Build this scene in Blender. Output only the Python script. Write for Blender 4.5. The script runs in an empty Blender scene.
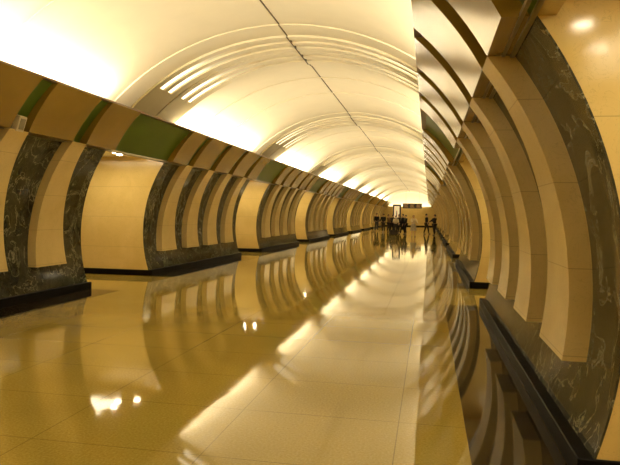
import bpy, bmesh, math, random
from mathutils import Vector, Matrix
random.seed(4)
C = bpy.context.scene.collection
PI = math.pi
# ------------------------------------------------------------------ hall dimensions (metres)
Y1, P, G = 13.8, 9.95, 2.73          # start of second bay, bay length, passage width
L = P - G
CX, CZ, R = 1.044, 1.08, 3.007       # centre and radius of the curved marble face
RR = 2.846                            # radius of the inner face of the ribs
XL, ZL = 2.694, 3.537                 # cornice lip
XP, ZS = 3.30, 2.82                   # cornice foot
VR, VZ = 4.92, 5.224                  # vault radius, crown height
VC = VZ - VR
YS, YE = -16.2, 92.2
KS = list(range(-2, 9))               # bays
def y0(k): return Y1 - P + k * P      # k = 0: nearest full pylon

# ------------------------------------------------------------------ helpers
def tag(o, label=None, cat=None, group=None, kind=None):
    if label: o['label'] = label
    if cat: o['category'] = cat
    if group: o['group'] = group
    if kind: o['kind'] = kind
    return o
def obj(name, bm, m, parent=None, smooth=False, recalc=True):
    if recalc: bmesh.ops.recalc_face_normals(bm, faces=bm.faces)
    me = bpy.data.meshes.new(name); bm.to_mesh(me); bm.free()
    if m: me.materials.append(m)
    if smooth:
        for p in me.polygons: p.use_smooth = True
    o = bpy.data.objects.new(name, me); C.objects.link(o)
    if parent is not None: o.parent = parent
    return o
def empty(name, loc, rz=0):
    o = bpy.data.objects.new(name, None); C.objects.link(o)
    o.location = loc; o.rotation_euler = (0, 0, rz); o.empty_display_size = .2
    return o
def box(bm, x0, x1, a, b, z0, z1):
    v = [bm.verts.new((x, y, z)) for x in (x0, x1) for y in (a, b) for z in (z0, z1)]
    for f in ((0,1,3,2),(4,6,7,5),(0,4,5,1),(2,3,7,6),(0,2,6,4),(1,5,7,3)):
        bm.faces.new([v[i] for i in f])
def prism(bm, prof, ya, yb, s=1):
    """closed profile of (x, z) swept from ya to yb (numbers or lists per point); s mirrors x"""
    n = len(prof)
    A = ya if isinstance(ya, (list, tuple)) else [ya] * n
    B = yb if isinstance(yb, (list, tuple)) else [yb] * n
    a = [bm.verts.new((s * p[0], A[i], p[1])) for i, p in enumerate(prof)]
    b = [bm.verts.new((s * p[0], B[i], p[1])) for i, p in enumerate(prof)]
    for i in range(n):
        j = (i + 1) % n
        bm.faces.new((a[i], a[j], b[j], b[i]))
    bm.faces.new(a); bm.faces.new(list(reversed(b)))
def strip_solid(bm, inner, outer, ya, yb, s=1):
    """solid between two matching polylines (x, z); quads only, widths may vary per point"""
    n = len(inner)
    A = ya if isinstance(ya, (list, tuple)) else [ya] * n
    B = yb if isinstance(yb, (list, tuple)) else [yb] * n
    q = []
    for i in range(n):
        q.append([bm.verts.new((s * p[0], y, p[1])) for p, y in
                  ((inner[i], A[i]), (inner[i], B[i]), (outer[i], B[i]), (outer[i], A[i]))])
    for i in range(n - 1):
        for j in range(4):
            k = (j + 1) % 4
            bm.faces.new((q[i][j], q[i][k], q[i+1][k], q[i+1][j]))
    bm.faces.new(q[0]); bm.faces.new(list(reversed(q[-1])))
def arc_z(r, za, zb, n, cx=CX, cz=CZ):
    t0 = math.asin((za - cz) / r); t1 = math.asin((zb - cz) / r)
    return [(cx + r * math.cos(t0 + (t1 - t0) * i / n), cz + r * math.sin(t0 + (t1 - t0) * i / n)) for i in range(n + 1)]
def cyl(bm, r, h, z=0, x=0, y=0, n=24, r2=None):
    g = bmesh.ops.create_cone(bm, cap_ends=True, segments=n, radius1=r, radius2=r if r2 is None else r2, depth=h)
    bmesh.ops.translate(bm, verts=g['verts'], vec=(x, y, z + h / 2))
def sharp(o, ang=.6):
    for p in o.data.polygons: p.use_smooth = True
    o.data.set_sharp_from_angle(angle=ang); return o
def bevel(o, w=.01, seg=2):
    m = o.modifiers.new('bevel', 'BEVEL'); m.width = w; m.segments = seg; m.limit_method = 'ANGLE'; m.angle_limit = .7
    return o

# ------------------------------------------------------------------ materials
class N:
    def __init__(s, name):
        s.m = bpy.data.materials.new(name); s.m.use_nodes = True
        s.t = s.m.node_tree; s.b = s.t.nodes['Principled BSDF']
        s.tc = s.t.nodes.new('ShaderNodeTexCoord')
    def n(s, typ, **kw):
        d = s.t.nodes.new('ShaderNode' + typ)
        for k, v in kw.items():
            if k in d.inputs: d.inputs[k].default_value = v
            else: setattr(d, k, v)
        return d
    def l(s, a, b): s.t.links.new(a, b)
    def pos(s, scale=(1,1,1)):
        g = s.n('NewGeometry'); mp = s.n('Mapping'); mp.inputs['Scale'].default_value = scale
        s.l(g.outputs['Position'], mp.inputs['Vector']); return mp.outputs['Vector']
    def noise(s, vec, scale, detail=4, dist=0, rough=.55):
        d = s.n('TexNoise'); d.inputs['Scale'].default_value = scale; d.inputs['Detail'].default_value = detail
        d.inputs['Distortion'].default_value = dist; d.inputs['Roughness'].default_value = rough
        s.l(vec, d.inputs['Vector']); return d.outputs['Fac']
    def ramp(s, fac, stops):
        d = s.n('ValToRGB'); e = d.color_ramp.elements
        while len(e) < len(stops): e.new(.5)
        for i, (p, c) in enumerate(stops):
            e[i].position = p; e[i].color = (*c, 1) if len(c) == 3 else c
        s.l(fac, d.inputs['Fac']); return d.outputs['Color']
    def math(s, op, a, b=None, c=None):
        d = s.n('Math', operation=op)
        for i, v in enumerate((a, b, c)):
            if v is None: continue
            if isinstance(v, (int, float)): d.inputs[i].default_value = v
            else: s.l(v, d.inputs[i])
        return d.outputs[0]
    def mix(s, fac, a, b, blend='MIX'):
        d = s.n('Mix', data_type='RGBA', blend_type=blend)
        for sock, v in ((d.inputs[0], fac), (d.inputs[6], a), (d.inputs[7], b)):
            if isinstance(v, (int, float)): sock.default_value = v
            elif isinstance(v, tuple): sock.default_value = (*v, 1)
            else: s.l(v, sock)
        return d.outputs[2]
    def bump(s, h, strength, dist):
        d = s.n('Bump'); d.inputs['Strength'].default_value = strength; d.inputs['Distance'].default_value = dist
        s.l(h, d.inputs['Height']); s.l(d.outputs['Normal'], s.b.inputs['Normal'])
    def joint(s, axis, period, offset, width):
        """1 on a thin joint line that repeats along a world axis"""
        g = s.n('NewGeometry'); sp = s.n('SeparateXYZ'); s.l(g.outputs['Position'], sp.inputs[0])
        a = s.math('ADD', sp.outputs[axis], 1000 * period + offset)
        a = s.math('DIVIDE', a, period); a = s.math('FRACT', a)
        a = s.math('SUBTRACT', a, .5); a = s.math('ABSOLUTE', a)
        return s.math('GREATER_THAN', a, .5 - width / period / 2)
    def done(s, rough=.5, ior=1.5, **kw):
        s.b.inputs['Roughness'].default_value = rough; s.b.inputs['IOR'].default_value = ior
        for k, v in kw.items(): s.b.inputs[k].default_value = v
        return s.m
def plain(name, col, rough=.5, ior=1.5, var=.12, scale=6, **kw):
    n = N(name); f = n.noise(n.pos(), scale)
    c = n.ramp(f, [(.3, tuple(x * (1 - var) for x in col)), (.7, tuple(min(1, x * (1 + var)) for x in col))])
    n.l(c, n.b.inputs['Base Color']); return n.done(rough, ior, **kw)
def emit(name, col, st):
    n = N(name); n.b.inputs['Base Color'].default_value = (*col, 1)
    n.b.inputs['Emission Color'].default_value = (*col, 1); n.b.inputs['Emission Strength'].default_value = st
    return n.done(.5)
def cream(name, base, dark, jp=.75, jo=-.04, rough=.16, ior=1.5):
    n = N(name); v = n.pos()
    f = n.noise(v, 1.6, 6, .6); c = n.ramp(f, [(.3, dark), (.62, base)])
    f2 = n.noise(v, 5, 5, 3); veins = n.math('LESS_THAN', n.math('ABSOLUTE', n.math('SUBTRACT', f2, .5)), .006)
    c = n.mix(n.math('MULTIPLY', veins, .35), c, tuple(x * .6 for x in dark))
    j = n.joint(2, jp, jo, .007)
    c = n.mix(n.math('MULTIPLY', j, .45), c, tuple(x * .4 for x in dark))
    n.l(c, n.b.inputs['Base Color']); return n.done(rough, ior)
MT = {}
MT['rib'] = cream('cream_rib_stone', (.68, .52, .225), (.60, .45, .18), .62, .0)
MT['reveal'] = cream('cream_wall_stone', (.70, .52, .19), (.62, .45, .14), .75, 0.04)
def marble():
    n = N('dark_green_marble'); v = n.pos()
    f = n.noise(v, 2.2, 8, 1.2, .6); c = n.ramp(f, [(.35, (.016, .016, .010)), (.55, (.042, .041, .026)), (.75, (.085, .081, .052))])
    a = n.noise(n.pos((1, 1, .7)), 1.7, 8, 1.4, .62)
    vn = n.math('ABSOLUTE', n.math('SUBTRACT', a, .5))
    vc = n.ramp(vn, [(.0, (.24, .22, .13)), (.007, (.08, .08, .05)), (.016, (0, 0, 0))])
    fine = n.noise(v, 4, 9, 1.2, .7)
    vn2 = n.math('ABSOLUTE', n.math('SUBTRACT', fine, .5))
    vc2 = n.ramp(vn2, [(.0, (.06, .057, .035)), (.012, (0, 0, 0))])
    c = n.mix(1.0, c, vc, 'ADD'); c = n.mix(.8, c, vc2, 'ADD')
    j = n.joint(1, 1.2, .33, .006); c = n.mix(n.math('MULTIPLY', j, .6), c, (.01, .01, .008))
    n.l(c, n.b.inputs['Base Color']); return n.done(.10, 1.45)
MT['marble'] = marble()
MT['plinth'] = plain('black_granite', (.006, .005, .004), .45, 1.15, .4, 60)
MT['brown'] = plain('brown_lacquered_metal', (.26, .155, .020), .15, 1.85, .04, 3)
MT['green'] = plain('green_lacquered_metal', (.075, .125, .010), .3, 1.35, .05, 3)
MT['cap'] = plain('brown_trim_metal', (.16, .085, .022), .3, 1.5, .05)
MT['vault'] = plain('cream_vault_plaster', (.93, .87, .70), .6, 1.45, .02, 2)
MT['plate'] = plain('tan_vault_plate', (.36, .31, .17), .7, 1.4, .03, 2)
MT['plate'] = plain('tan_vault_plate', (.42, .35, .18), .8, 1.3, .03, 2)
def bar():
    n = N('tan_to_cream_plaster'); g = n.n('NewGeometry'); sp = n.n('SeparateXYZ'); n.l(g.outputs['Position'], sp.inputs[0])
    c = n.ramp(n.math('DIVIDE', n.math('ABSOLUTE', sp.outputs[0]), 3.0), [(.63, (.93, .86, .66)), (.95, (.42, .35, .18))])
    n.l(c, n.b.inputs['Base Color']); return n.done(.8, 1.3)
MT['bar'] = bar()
MT['seam'] = plain('dark_seam', (.10, .07, .03), .6)
def floor_mat():
    n = N('polished_granite_floor'); v = n.pos()
    f = n.noise(v, 55, 5, 0, .7); c = n.ramp(f, [(.3, (.34, .24, .038)), (.52, (.42, .305, .06)), (.72, (.50, .385, .10))])
    br = n.noise(n.pos((.8, 1.1, 1)), .9, 1); c = n.mix(.5, c, n.ramp(br, [(.35, (.80, .80, .80)), (.65, (1, 1, 1))]), 'MULTIPLY')
    jx = n.joint(0, 1.25, -.2, .009); jy = n.joint(1, .95, .1, .009)
    j = n.math('MAXIMUM', jx, jy); c = n.mix(n.math('MULTIPLY', j, .45), c, (.10, .06, .012))
    n.l(c, n.b.inputs['Base Color'])
    w = n.noise(n.pos((1, .6, 1)), 1.5, 2, .3)
    w2 = n.noise(v, 6, 2)
    h = n.math('ADD', w, n.math('MULTIPLY', w2, .11))
    n.bump(h, .5, .0045)
    return n.done(.045, 1.55)
MT['floor'] = floor_mat()
MT['strip'] = plain('dark_granite_border', (.030, .020, .009), .05, 1.6, .4, 70)
MT['lamp'] = emit('lamp_glow', (1, .86, .6), 60)
def slot():
    n = N('slot_glow'); g = n.n('NewGeometry'); sp = n.n('SeparateXYZ'); n.l(g.outputs['Position'], sp.inputs[0])
    a = n.math('ABSOLUTE', sp.outputs[0]); c = n.ramp(n.math('DIVIDE', a, 3.0), [(.33, (0, 0, 0)), (.62, (.15, .15, .15)), (.80, (.8, .8, .8)), (1, (1, 1, 1))])
    n.b.inputs['Base Color'].default_value = (.88, .78, .55, 1); n.b.inputs['Emission Color'].default_value = (1, .9, .66, 1)
    n.l(n.math('MULTIPLY', c, 2.6), n.b.inputs['Emission Strength']); return n.done(.5)
MT['slot'] = slot()
MT['metal'] = plain('satin_metal', (.30, .25, .15), .3, 1.5, .05, 6, Metallic=.5)
MT['device'] = plain('pale_plastic', (.62, .55, .36), .4)
MT['device_dark'] = plain('grey_mesh', (.25, .22, .14), .5)
MT['black'] = plain('black_plastic', (.012, .011, .010), .35)

# ------------------------------------------------------------------ setting
def struct(name, bm, m, smooth=False, parent=None):
    o = obj(name, bm, m, parent, smooth)
    if parent is None: o['kind'] = 'structure'
    return o
bm = bmesh.new(); box(bm, -9, 9, YS, YE, -.12, 0); struct('floor', bm, MT['floor'])
for s, nm in ((-1, 'left'), (1, 'right')):
    bm = bmesh.new(); box(bm, *sorted((s * 9, s * 9.2)), YS, YE, 0, 2.96); struct('wall_' + nm, bm, MT['reveal'])
    bm = bmesh.new(); box(bm, *sorted((s * 8.97, s * 9)), YS, YE, 0, .15); struct('baseboard_' + nm, bm, MT['plinth'])
    bm = bmesh.new(); box(bm, *sorted((s * 3.62, s * 9.2)), YS, YE, 2.96, 3.53)
    struct('ceiling_side_' + nm, bm, MT['vault'])
bm = bmesh.new(); box(bm, -9.2, 9.2, YE, YE + .3, 0, 3.0); box(bm, -9.2, 9.2, YE + 1.2, YE + 1.4, 0, 5.5); box(bm, -9.2, 9.2, YE + .3, YE + 1.2, 2.6, 2.7); struct('wall_far', bm, MT['vault'])
bm = bmesh.new(); box(bm, -3.9, 3.9, YE - .02, YE, .15, 3.0); struct('trim_0', bm, MT['reveal'])
bm = bmesh.new(); box(bm, -3.8, 3.8, YE - .03, YE, 0, .15); struct('baseboard_far', bm, MT['plinth'])
bm = bmesh.new(); box(bm, -9.2, 9.2, YS - .2, YS, 0, 5.5); struct('wall_near', bm, MT['reveal'])

# vault
def varc(r, a0, a1, n):
    return [(r * math.sin(a0 + (a1 - a0) * i / n), VC + r * math.cos(a0 + (a1 - a0) * i / n)) for i in range(n + 1)]
AM = math.asin(3.70 / VR)             # springing angle from the crown
bm = bmesh.new(); strip_solid(bm, varc(VR, -AM, AM, 80), varc(VR + .15, -AM, AM, 80), YS, YE + 1.2)
vault = struct('ceiling', bm, MT['vault'], True)
sharp(vault)
bm = bmesh.new(); last = YS
for k in KS[:-1]:
    c = y0(k) + L + G / 2 + .55
    for a, b, d in ((last, c - 1.75, .006), (c - 1.75, c - 1.1, .028), (c - 1.1, c + 1.1, .071), (c + 1.1, c + 1.4, .028)):
        box(bm, -.014, .014, a, b, VZ - d, VZ + .01)
    last = c + 1.4
box(bm, -.014, .014, last, YE, VZ - .006, VZ + .01)
obj('crown_seam', bm, MT['seam'], vault)
def band(r, ya, yb, a0, a1, m, name, n=48, parent=None, th=.06):
    bm = bmesh.new(); strip_solid(bm, varc(r, a0, a1, n), varc(r + th, a0, a1, n), ya, yb)
    o = obj(name, bm, m, parent or vault)
    sharp(o)
    return o
AS = math.asin(2.88 / VR)             # top of the tan plates, foot of the light slots
AT = math.asin(1.0 / VR)
AB = math.asin(1.9 / VR)
for k in KS[:-1]:
    yc = y0(k) + L + G / 2 + .55
    # wide shallow step either side of the passage band
    sh = band(VR - .022, yc - 1.75, yc + 1.40, -AM, AM, MT['vault'], 'vault_step')
    # four bars and two margins of the slotted band, the gaps between them are the slots
    e = [-1.10, -.90, -.68, -.50, -.28, -.03, .03, .22, .44, .62, .84, 1.10]
    for i in range(0, 12, 2):
        a, b = yc + e[i], yc + e[i + 1]
        band(VR - .065, a, b, -AB, AB, MT['vault'], 'vault_bar', th=.05)
        for lo, hi in ((-AS, -AB), (AB, AS)):
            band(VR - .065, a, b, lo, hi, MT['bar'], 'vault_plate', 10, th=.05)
    for sg in (-1, 1):
        lo, hi = sorted((sg * AS, sg * AM))
        for a, b in ((-1.10, -.03), (.03, 1.10)):
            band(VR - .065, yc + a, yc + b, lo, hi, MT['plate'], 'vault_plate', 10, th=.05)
        lo, hi = sorted((sg * (AT), sg * AS))
        for a, b in ((-.90, -.68), (-.50, -.28), (.22, .44), (.62, .84)):
            band(VR - .03, yc + a, yc + b, lo, hi, MT['slot'], 'light_slot', 16, th=.012)
    # thin raised arches over the pylon
    for d in (1.9, 3.9):
        band(VR - .02, y0(k) + d, y0(k) + d + .035, -AM, AM, MT['vault'], 'vault_arch')

# cornice: green shell, brown panels
NC = 10
def lip_prof(extra=0, ztop=ZL):
    t0 = math.atan2(ZS - CZ, XP - CX); t1 = math.atan2(ZL - CZ, XL - CX)
    r0 = math.hypot(ZS - CZ, XP - CX); r1 = math.hypot(ZL - CZ, XL - CX)
    return [(CX + (r0 + (r1 - r0) * i / NC) * math.cos(t0 + (t1 - t0) * i / NC),
             CZ + (r0 + (r1 - r0) * i / NC) * math.sin(t0 + (t1 - t0) * i / NC)) for i in range(NC + 1)]
front = lip_prof()
back = [(x + .168 - .07 * i / NC, z) for i, (x, z) in enumerate(front)]
for s, side in ((-1, 'left'), (1, 'right')):
    root = empty('cornice', (s * 3.3, 0, 0)); root.location = (0, 0, 0)
    tag(root, 'curved brown and green metal cornice running above the %s pylons' % side, 'cornice')
    bm = bmesh.new(); prism(bm, back + [(3.62, ZL), (3.62, 2.965), (3.495, 2.965), (3.495, ZS)], YS, YE, s)
    sh = obj('green_shell', bm, MT['green'], root); tag(sh, 'green recessed backing of the cornice')
    bm = bmesh.new(); box(bm, *sorted((s * (XL + .0), s * 3.62)), YS, YE, ZL, ZL + .03)
    obj('lip_cap', bm, MT['cap'], root)
    for k in KS:
        g = [y0(k) + 1.12 + 1.62 * i for i in range(4)]
        lo = [y0(k)] + g; hi = g + [y0(k) + L]
        for i in range(5):
            A = []; B = []
            for j in range(NC + 1):
                w = .215 - .04 * j / NC
                sft = -.10 * j / NC
                A.append(lo[i] + (w if i else 0) + sft); B.append(hi[i] - (w if i < 4 else 0) + sft)
            if i == 4 and B[-1] > YE: continue
            bm = bmesh.new(); strip_solid(bm, front, [(x + .005, z) for x, z in back], A, B, s)
            sharp(obj('cornice_panel', bm, MT['brown'], root))
    # thin bright rail at the foot of the cornice
    bm = bmesh.new(); box(bm, *sorted((s * 3.466, s * 3.498)), YS, YE, ZS - .02, ZS + .02); box(bm, *sorted((s * 3.405, s * 3.43)), YS, YE, ZS - .014, ZS + .02)
    obj('foot_rail', bm, MT['metal'], root)

# pylons
ordn = ['nearest', 'second', 'third', 'fourth', 'fifth', 'sixth', 'seventh', 'eighth', 'ninth']
def copy_tree(o, parent=None):
    c = o.copy(); C.objects.link(c)
    if parent is not None: c.parent = parent
    for ch in list(o.children): copy_tree(ch, c)
    return c
def pylon(s):
    r = empty('pylon', (0, 0, 0))
    face = arc_z(R, .15, ZS, 28)
    bm = bmesh.new(); strip_solid(bm, face, [(x + .014, z) for x, z in face], 0, L, s)
    o = obj('marble_face', bm, MT['marble'], r)
    sharp(o)
    bm = bmesh.new()
    f2 = [(x + .014, z) for x, z in face]
    prism(bm, f2 + [(3.62, ZS), (3.62, 2.958), (6.3, 2.958), (6.3, .15)], .002, L - .002, s)
    obj('wall_body', bm, MT['reveal'], r)
    bm = bmesh.new(); box(bm, *sorted((s * 3.81, s * 6.32)), -.012, L + .012, 0, .15)
    bevel(obj('plinth', bm, MT['plinth'], r), .006, 1)
    n = 24
    inn = arc_z(RR, .585, ZS - .004, n); out = arc_z(R + .02, .585, ZS - .004, n)
    for i in range(4):
        c = 1.12 + 1.62 * i
        hw = [.45 - .235 * j / n for j in range(n + 1)]
        bm = bmesh.new(); strip_solid(bm, inn, out, [c - h for h in hw], [c + h for h in hw], s)
        o = obj('rib', bm, MT['rib'], r); tag(o, 'cream stone rib')
        sharp(o)
    return r
tcount = 1
for s, side in ((-1, 'left'), (1, 'right')):
    proto = pylon(s)
    for i, k in enumerate(KS):
        o = proto if i == 0 else copy_tree(proto)
        o.location = (0, y0(k), 0)
        if k < 0: lab = 'dark marble pylon with cream ribs on the %s, behind the viewpoint, %s' % (side, 'next to it' if k == -1 else 'farthest back')
        else: lab = '%s dark green marble pylon with four cream ribs along the %s side' % (ordn[k], side)
        tag(o, lab, 'pylon', 'ribbed marble pylons')
    for k in KS:
        bm = bmesh.new(); box(bm, *sorted((s * 3.2, s * 3.81)), y0(k), y0(k) + L, -.01, .003)
        o = obj('trim_%d' % tcount, bm, MT['strip']); o['kind'] = 'structure'; tcount += 1
        if k < KS[-1]:                 # lintel over the passage
            bm = bmesh.new(); box(bm, *sorted((s * 3.50, s * 3.62)), y0(k) + L - .001, y0(k) + P + .001, ZS, 2.964)
            o = obj('trim_%d' % tcount, bm, MT['rib']); o['kind'] = 'structure'; tcount += 1

# downlights in the passages
def downlight():
    r = empty('downlight', (0, 0, 0))
    bm = bmesh.new(); cyl(bm, .085, .03, -.03, r2=.085); obj('lamp_ring', bm, MT['metal'], r)
    bm = bmesh.new(); cyl(bm, .065, .012, -.038); obj('lamp_lens', bm, MT['lamp'], r)
    return r
dl = None
for s, side in ((-1, 'left'), (1, 'right')):
    for k in ((-1, 0, 1, 2) if s < 0 else (-1,)):
        for i, (dx, dy) in enumerate(((4.28, 1.95), (4.16, 1.55), (3.90, 2.15))):
            if dl is None: dl = downlight(); o = dl
            else: o = copy_tree(dl)
            o.location = (s * dx, y0(k) + L + dy, 2.96)
            tag(o, 'round recessed downlight in the ceiling of %s %s passage' % (['the', 'the nearest', 'the second', 'the third'][k + 1] + (' rear' if k < 0 else ''), side), 'downlight', 'downlights in the %s passage %d' % (side, k + 2))

# small speaker on the left cornice
r = empty('wall_speaker', (-3.30, 8.2, ZS + .10)); r.rotation_euler = (0, math.radians(18), 0)
tag(r, 'small pale box speaker mounted at the foot of the left cornice', 'speaker')
bm = bmesh.new(); box(bm, -.05, .05, -.085, .085, -.12, .12); bevel(obj('housing', bm, MT['device'], r), .012, 2)
bm = bmesh.new(); box(bm, .05, .056, -.055, .055, -.085, .085); obj('grille', bm, MT['device_dark'], r)

# ------------------------------------------------------------------ far objects
def at_floor(u, v):      # where a photo pixel meets the floor (used once, to read positions off)
    y = math.radians(11.2); a = math.radians(-1.747); ro = math.radians(-.939)
    X2, Y2 = (u - 310) / 600, (232.5 - v) / 600
    xx = X2 * math.cos(ro) + Y2 * math.sin(ro); yy = -X2 * math.sin(ro) + Y2 * math.cos(ro)
    d = math.cos(a) - yy * math.sin(a); z = math.sin(a) + yy * math.cos(a)
    t = -1.6 / z; d *= t; xr = xx * t
    return 2.896 + xr * math.cos(y) - d * math.sin(y), xr * math.sin(y) + d * math.cos(y)
r = empty('departure_display', (.60, 84, 0))
tag(r, 'dark hanging display board with three screens before the far end wall', 'display')
bm = bmesh.new(); box(bm, -1.30, 1.30, 0, .16, 2.62, 3.32); bevel(obj('housing', bm, MT['black'], r), .02, 2)
amber = emit('amber_rows', (.35, .20, .07), .5)
scr = plain('dark_screen', (.03, .022, .015), .2)
for i in range(3):
    bm = bmesh.new(); box(bm, -1.22 + i * .85, -.46 + i * .85, -.012, .0, 2.70, 3.24)
    sc = obj('screen', bm, scr, r)
    bm = bmesh.new()
    for j in range(3):
        box(bm, -1.14 + i * .85, -.56 + i * .85 - .12 * (j % 2), -.016, -.010, 2.78 + j * .16, 2.84 + j * .16)
    obj('text_rows', bm, amber, sc)
for x in (-.9, .9):
    bm = bmesh.new(); cyl(bm, .01, 1.85, 3.22, x, .08, 12); obj('hanger_rod', bm, MT['black'], r)

tx, ty = at_floor(396.5, 231.6)
r = empty('information_stand', (tx, ty, 0), -.1)
tag(r, 'tall black information stand with a pale lit poster behind the group', 'stand')
bm = bmesh.new(); box(bm, -.40, .40, -.07, .07, 1.12, 2.72); bevel(obj('frame', bm, MT['black'], r), .01, 1)
bm = bmesh.new(); box(bm, -.26, .26, -.08, -.07, 1.35, 2.55); obj('poster', bm, emit('poster_glow', (.85, .7, .42), .5), r)
bm = bmesh.new(); box(bm, -.05, .05, -.085, -.08, 1.55, 1.95); cyl(bm, .06, .1, 2.0, 0, -.08, 12); obj('poster_print', bm, plain('poster_ink', (.15, .1, .05)), r)
for x in (-.2, .2):
    bm = bmesh.new(); cyl(bm, .03, 1.12, 0, x, 0, 12); obj('post', bm, MT['black'], r)
bm = bmesh.new(); box(bm, -.34, .34, -.2, .2, 0, .04); obj('base', bm, MT['black'], r)

# ------------------------------------------------------------------ people
skin_m = plain('skin', (.50, .29, .15), .5, 1.4)
hair_m = {c: plain('hair_' + c, v, .6) for c, v in (('dark', (.015, .010, .007)), ('brown', (.09, .045, .018)), ('fair', (.38, .24, .09)))}
def skinned(name, verts, edges, m, parent, sub=1, root=0):
    me = bpy.data.meshes.new(name); me.from_pydata([v[:3] for v in verts], edges, []); me.materials.append(m)
    o = bpy.data.objects.new(name, me); C.objects.link(o); o.parent = parent
    md = o.modifiers.new('skin', 'SKIN'); md.use_smooth_shade = True
    if not me.skin_vertices: me.attributes.new('x', 'FLOAT', 'POINT')
    for i, v in enumerate(verts):
        rr = v[3]; sv = me.skin_vertices[0].data[i]; sv.radius = rr if isinstance(rr, tuple) else (rr, rr)
        sv.use_root = (i == root)
    sb = o.modifiers.new('sub', 'SUBSURF'); sb.levels = sub; sb.render_levels = sub
    return o
def lerp(a, b, t): return tuple(a[i] + (b[i] - a[i]) * t for i in range(3))
def person(u, v, rz, label, top, legs_m, hair='dark', h=1.75, stride=.15, arms=(0.1, -.1), bend=0, skirt=None, bag=None, coat=False, fold=False, skin_legs=False):
    x, y = at_floor(u, v); r = empty('person', (x, y, 0), rz); k = h / 1.75
    tag(r, label, 'person', 'people standing in the far part of the hall')
    def S(p): return (p[0] * k, p[1] * k, p[2] * k)
    # figure faces -y.  joints
    pel = S((0, 0, .96)); 
    sb, cb = math.sin(bend), math.cos(bend)
    def T(p):   # torso point bent forward about the pelvis
        px, py, pz = p; dz = pz - .96
        return S((px, py * cb - dz * sb, .96 + dz * cb + py * sb * .0))
    chest = T((0, 0, 1.28)); neck = T((0, 0, 1.48)); jaw = T((0, -.015, 1.55)); skull = T((0, -.005, 1.65)); crown = T((0, .01, 1.70)); nose = T((0, -.105, 1.615))
    V = [(*pel, .13 * k), (*T((0, 0, 1.10)), (.125 * k, .10 * k)), (*chest, (.15 * k, .11 * k)), (*T((0, 0, 1.43)), (.10 * k, .075 * k)), (*neck, .052 * k), (*jaw, .062 * k), (*skull, (.078 * k, .09 * k)), (*crown, .055 * k), (*nose, .014 * k)]
    Ed = [(0, 1), (1, 2), (2, 3), (3, 4), (4, 5), (5, 6), (6, 7), (6, 8)]
    joints = {}
    for s in (-1, 1):
        a = arms[0] if s < 0 else arms[1]
        sh = T((s * .185, 0, 1.41))
        if fold:
            el = T((s * .25, -.08, 1.13)); wr = T((s * .05, -.24, 1.16)); d = (-s * .8, -.3, .1)
        else:
            el = (sh[0] + s * .05 * k, sh[1] - math.sin(a) * .28 * k, sh[2] - math.cos(a) * .28 * k)
            a2 = a + .35
            wr = (el[0] + s * .0, el[1] - math.sin(a2) * .25 * k, el[2] - math.cos(a2) * .25 * k); d = (0, -math.sin(a2), -math.cos(a2))
        dv = Vector(d).normalized(); sidev = Vector((0, -1, 0)) if not fold else Vector((0, 0, 1))
        sidev = (sidev - dv * sidev.dot(dv)).normalized()
        palm = Vector(wr) + dv * .075 * k
        b = len(V)
        V += [(*sh, .058 * k), (*el, .043 * k), (*wr, .027 * k), (*palm, (.034 * k, .018 * k))]
        Ed += [(3, b), (b, b + 1), (b + 1, b + 2), (b + 2, b + 3)]
        for f in range(4):
            off = sidev * (.028 - .0187 * f) * k; ln = (.075, .085, .08, .06)[f] * k
            p1 = palm + off + dv * .03 * k; p2 = p1 + dv * ln * .5 ; p3 = p2 + dv * ln * .5 + Vector((-s * .015 * k, 0, 0))
            n = len(V); V += [(*p1, .0095 * k), (*p2, .009 * k), (*p3, .007 * k)]; Ed += [(b + 3, n), (n, n + 1), (n + 1, n + 2)]
        t1 = Vector(wr) + dv * .03 * k + sidev * .035 * k; t2 = t1 + dv * .035 * k + sidev * .018 * k
        n = len(V); V += [(*t1, .011 * k), (*t2, .009 * k)]; Ed += [(b + 2, n), (n, n + 1)]
        joints[s] = (sh, el, wr)
    lj = {}
    for s in (-1, 1):
        st = stride * s
        hip = S((s * .09, 0, .91)); kn = S((s * .10, -st * .55 - .02, .50)); an = S((s * .105, -st + (.03 if st < 0 else 0), .09)); toe = S((s * .12, -st - .16, .035))
        b = len(V); V += [(*hip, .088 * k), (*kn, .055 * k), (*lerp(kn, an, .35), .053 * k), (*an, .036 * k), (*toe, .03 * k)]
        Ed += [(0, b), (b, b + 1), (b + 1, b + 2), (b + 2, b + 3), (b + 3, b + 4)]
        lj[s] = (hip, kn, an, toe)
    skinned('body', V, Ed, skin_m, r, 1)
    # hair, eyes
    bm = bmesh.new(); bmesh.ops.create_uvsphere(bm, u_segments=16, v_segments=12, radius=.105 * k)
    for w in list(bm.verts):
        if w.co.z < -.02 * k and w.co.y < .02 * k: w.co.y = .02 * k
        if w.co.y < -.07 * k and w.co.z < .05 * k: w.co.y = -.07 * k
        w.co.x *= .9; w.co.z *= 1.05 if w.co.z > 0 else (1.9 if hair == 'fair' else 1.0)
    bmesh.ops.translate(bm, verts=bm.verts, vec=Vector(skull) + Vector((0, .03 * k, .03 * k)))
    obj('hair', bm, hair_m[hair], r, True)
    for s in (-1, 1):
        bm = bmesh.new(); bmesh.ops.create_icosphere(bm, subdivisions=1, radius=.012 * k)
        bmesh.ops.translate(bm, verts=bm.verts, vec=Vector(T((s * .032, -.088, 1.635)))); obj('eye', bm, MT['black'], r)
    # top
    c = .018 * k
    W = [(*pel, (.185 * k, .15 * k)), (*T((0, 0, 1.12)), (.17 * k, .14 * k)), (*chest, (.20 * k, .15 * k)), (*T((0, 0, 1.42)), (.12 * k, .09 * k)), (*T((0, 0, 1.47)), .062 * k)]
    We = [(0, 1), (1, 2), (2, 3), (3, 4)]
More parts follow.
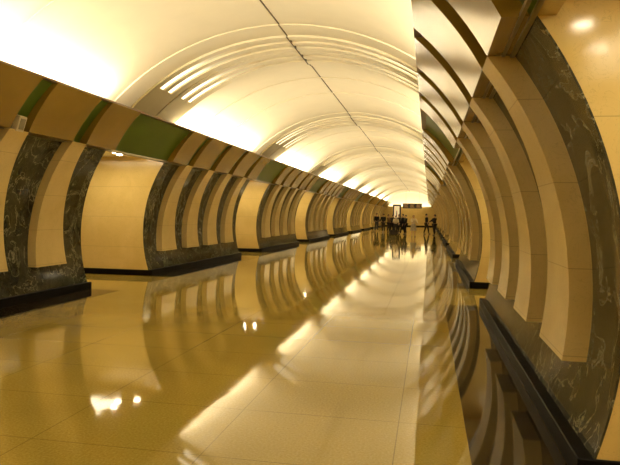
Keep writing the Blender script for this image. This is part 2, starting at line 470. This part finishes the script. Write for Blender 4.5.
    for s in (-1, 1):
        sh, el, wr = joints[s]; b = len(W)
        W += [(*sh, .085 * k), (*el, .070 * k), (*lerp(el, wr, .9), .043 * k)]; We += [(3, b), (b, b + 1), (b + 1, b + 2)]
    if coat:
        W += [(*S((0, .01, .70)), (.25 * k, .2 * k)), (*S((0, .01, .35)), (.30 * k, .24 * k))]; n = len(W); We += [(0, n - 2), (n - 2, n - 1)]
    skinned('coat' if coat else 'jacket', W, We, top, r, 1)
    if skirt:
        bm = bmesh.new(); n = 28; rings = []
        for z, rad in ((1.02, .15), (.9, .20), (.7, .235), (.48, .27)):
            rings.append([bm.verts.new((math.cos(2 * PI * i / n) * rad * k * (1 + .04 * math.sin(i * 3.5)), math.sin(2 * PI * i / n) * rad * .85 * k, z * k)) for i in range(n)])
        for a, b in zip(rings, rings[1:]):
            for i in range(n): bm.faces.new((a[i], a[(i + 1) % n], b[(i + 1) % n], b[i]))
        obj('skirt', bm, skirt, r, True)
    if not skin_legs:
        Lg = [(*pel, (.17 * k, .14 * k))]; Le = []
        for s in (-1, 1):
            hip, kn, an, toe = lj[s]; b = len(Lg)
            Lg += [(*hip, .115 * k), (*kn, .085 * k), (*lerp(kn, an, 1.02), .058 * k)]; Le += [(0, b), (b, b + 1), (b + 1, b + 2)]
        skinned('trousers', Lg, Le, legs_m, r, 1)
    for s in (-1, 1):
        an, toe = lj[s][2], lj[s][3]
        skinned('shoe', [(an[0], an[1] + .03, .05 * k, .045 * k), (*lerp(an, toe, .6)[:2], .045 * k, .045 * k), (toe[0], toe[1], .036 * k, .036 * k)], [(0, 1), (1, 2)], MT['black'], r, 1)
    return r
def cloth(name, col): return plain(name, col, .8, 1.3, .15, 8)
blk = cloth('black_cloth', (.012, .011, .011)); nvy = cloth('dark_grey_cloth', (.03, .028, .028)); brn = cloth('brown_cloth', (.16, .085, .03))
crm = cloth('cream_cloth', (.62, .50, .30)); gry = cloth('pale_patterned_cloth', (.36, .33, .26)); jean = cloth('grey_trouser_cloth', (.05, .05, .05))
person(376.5, 231.3, .25, 'person in black jacket and dark trousers standing leftmost of the group', blk, jean, h=1.78, stride=.10)
person(383.2, 232.2, -.2, 'person in black jacket with bent arms, second from left', blk, nvy, h=1.74, stride=.06, arms=(.5, .6))
person(388.4, 232.0, 1.2, 'person in brown jacket turned sideways beside the group', brn, nvy, 'brown', 1.68, .05, (.4, .3))
person(391.6, 233.6, .6, 'person in dark clothes stooping over a bag', nvy, blk, 'dark', 1.7, .12, (.7, .8), bend=.35)
person(395.6, 234.1, 0.1, 'person in cream top standing before the information stand', crm, nvy, 'brown', 1.58, .05, (.9, .8))
person(398.6, 233.0, -.8, 'person in dark jacket facing the group, beside the long coat', nvy, blk, 'dark', 1.7, .08, (.3, .2))
person(402.4, 234.3, -1.3, 'person in a long black coat at the right edge of the group', blk, blk, 'dark', 1.72, .22, (.25, -.1), coat=True)
person(405.4, 234.0, -1.0, 'person in black jacket just right of the long black coat', blk, blk, 'dark', 1.66, .12, (.2, .2))
person(413.3, 236.6, .3, 'woman in pale top and light patterned skirt standing alone', crm, None, 'fair', 1.66, .05, (.9, .7), skirt=gry, skin_legs=True)
person(426.4, 234.2, 1.35, 'person in black walking with legs apart, right of the woman', blk, blk, 'dark', 1.78, .18, (.15, -.15))
person(434.3, 235.4, -1.0, 'person in black with bent forearms near the right pylons', blk, blk, 'dark', 1.72, .04, (.8, .9))
bx_, by_ = at_floor(393.6, 235.0)
r = empty('travel_bag', (bx_, by_, 0), .3); tag(r, 'dark travel bag on the floor in front of the group', 'bag')
bm = bmesh.new(); box(bm, -.32, .32, -.16, .16, .0, .42); o = bevel(obj('bag_body', bm, nvy, r), .07, 3)
bm = bmesh.new()
prev = None
pts = [(-.15 , .42), (-.13, .52), (0, .56), (.13, .52), (.15, .42)]
for (xa, za), (xb, zb) in zip(pts, pts[1:]):
    d = Vector((xb - xa, 0, zb - za)); g = bmesh.ops.create_cone(bm, cap_ends=True, segments=8, radius1=.014, radius2=.014, depth=d.length * 1.1)
    M = Matrix.Translation(((xa + xb) / 2, 0, (za + zb) / 2)) @ d.to_track_quat('Z', 'Y').to_matrix().to_4x4()
    bmesh.ops.transform(bm, matrix=M, verts=g['verts'])
obj('handle', bm, MT['black'], r)

# ------------------------------------------------------------------ light
WARM = (1.0, .86, .585)
def area(name, loc, direction, sx, sy, power, col=WARM):
    l = bpy.data.lights.new(name, 'AREA'); l.shape = 'RECTANGLE'; l.size = sx; l.size_y = sy; l.energy = power; l.color = col
    o = bpy.data.objects.new(name, l); C.objects.link(o); o.location = loc
    z = -Vector(direction).normalized(); x = Vector((0, 1, 0)).cross(z).normalized(); yv = z.cross(x)
    o.rotation_euler = Matrix((x, yv, z)).transposed().to_euler()
    return o
COVE = 190
for k in KS:
    for s in (-1, 1):
        o = area('cove_lamp', (s * 3.30, y0(k) + L / 2, ZL + .06), (-s * .35, 0, 1), .16, L * .92, COVE)
for k in KS[:-1]:
    for s in (-1, 1):
        area('passage_lamp', (s * 5.0, y0(k) + L + G / 2, 2.9), (0, 0, -1), 1.6, 1.2, 40, (1, .84, .55))
area('end_cove_lamp', (0, YE + .75, 2.85), (0, 0, 1), 6.5, .5, 95)
w = bpy.data.worlds.new('World'); bpy.context.scene.world = w; w.use_nodes = True
w.node_tree.nodes['Background'].inputs[0].default_value = (1, .8, .5, 1); w.node_tree.nodes['Background'].inputs[1].default_value = .05

# ------------------------------------------------------------------ camera
cd = bpy.data.cameras.new('camera'); cam = bpy.data.objects.new('camera', cd); C.objects.link(cam)
cd.sensor_width = 36; cd.lens = 600 / 620 * 36; cd.clip_end = 300; cd.clip_start = .05
cam.location = (2.896, 0, 1.6)
cam.matrix_world = Matrix.Translation(cam.location) @ Matrix.Rotation(math.radians(11.199), 4, 'Z') @ Matrix.Rotation(math.radians(90 - 1.747), 4, 'X') @ Matrix.Rotation(math.radians(.939), 4, 'Z')
sc = bpy.context.scene; sc.camera = cam
sc.view_settings.view_transform = 'Standard'; sc.view_settings.look = 'None'; sc.view_settings.exposure = 0
sc.cycles.use_denoising = True; sc.cycles.max_bounces = 8; sc.cycles.diffuse_bounces = 5; sc.cycles.glossy_bounces = 4
sc.cycles.sample_clamp_indirect = 8
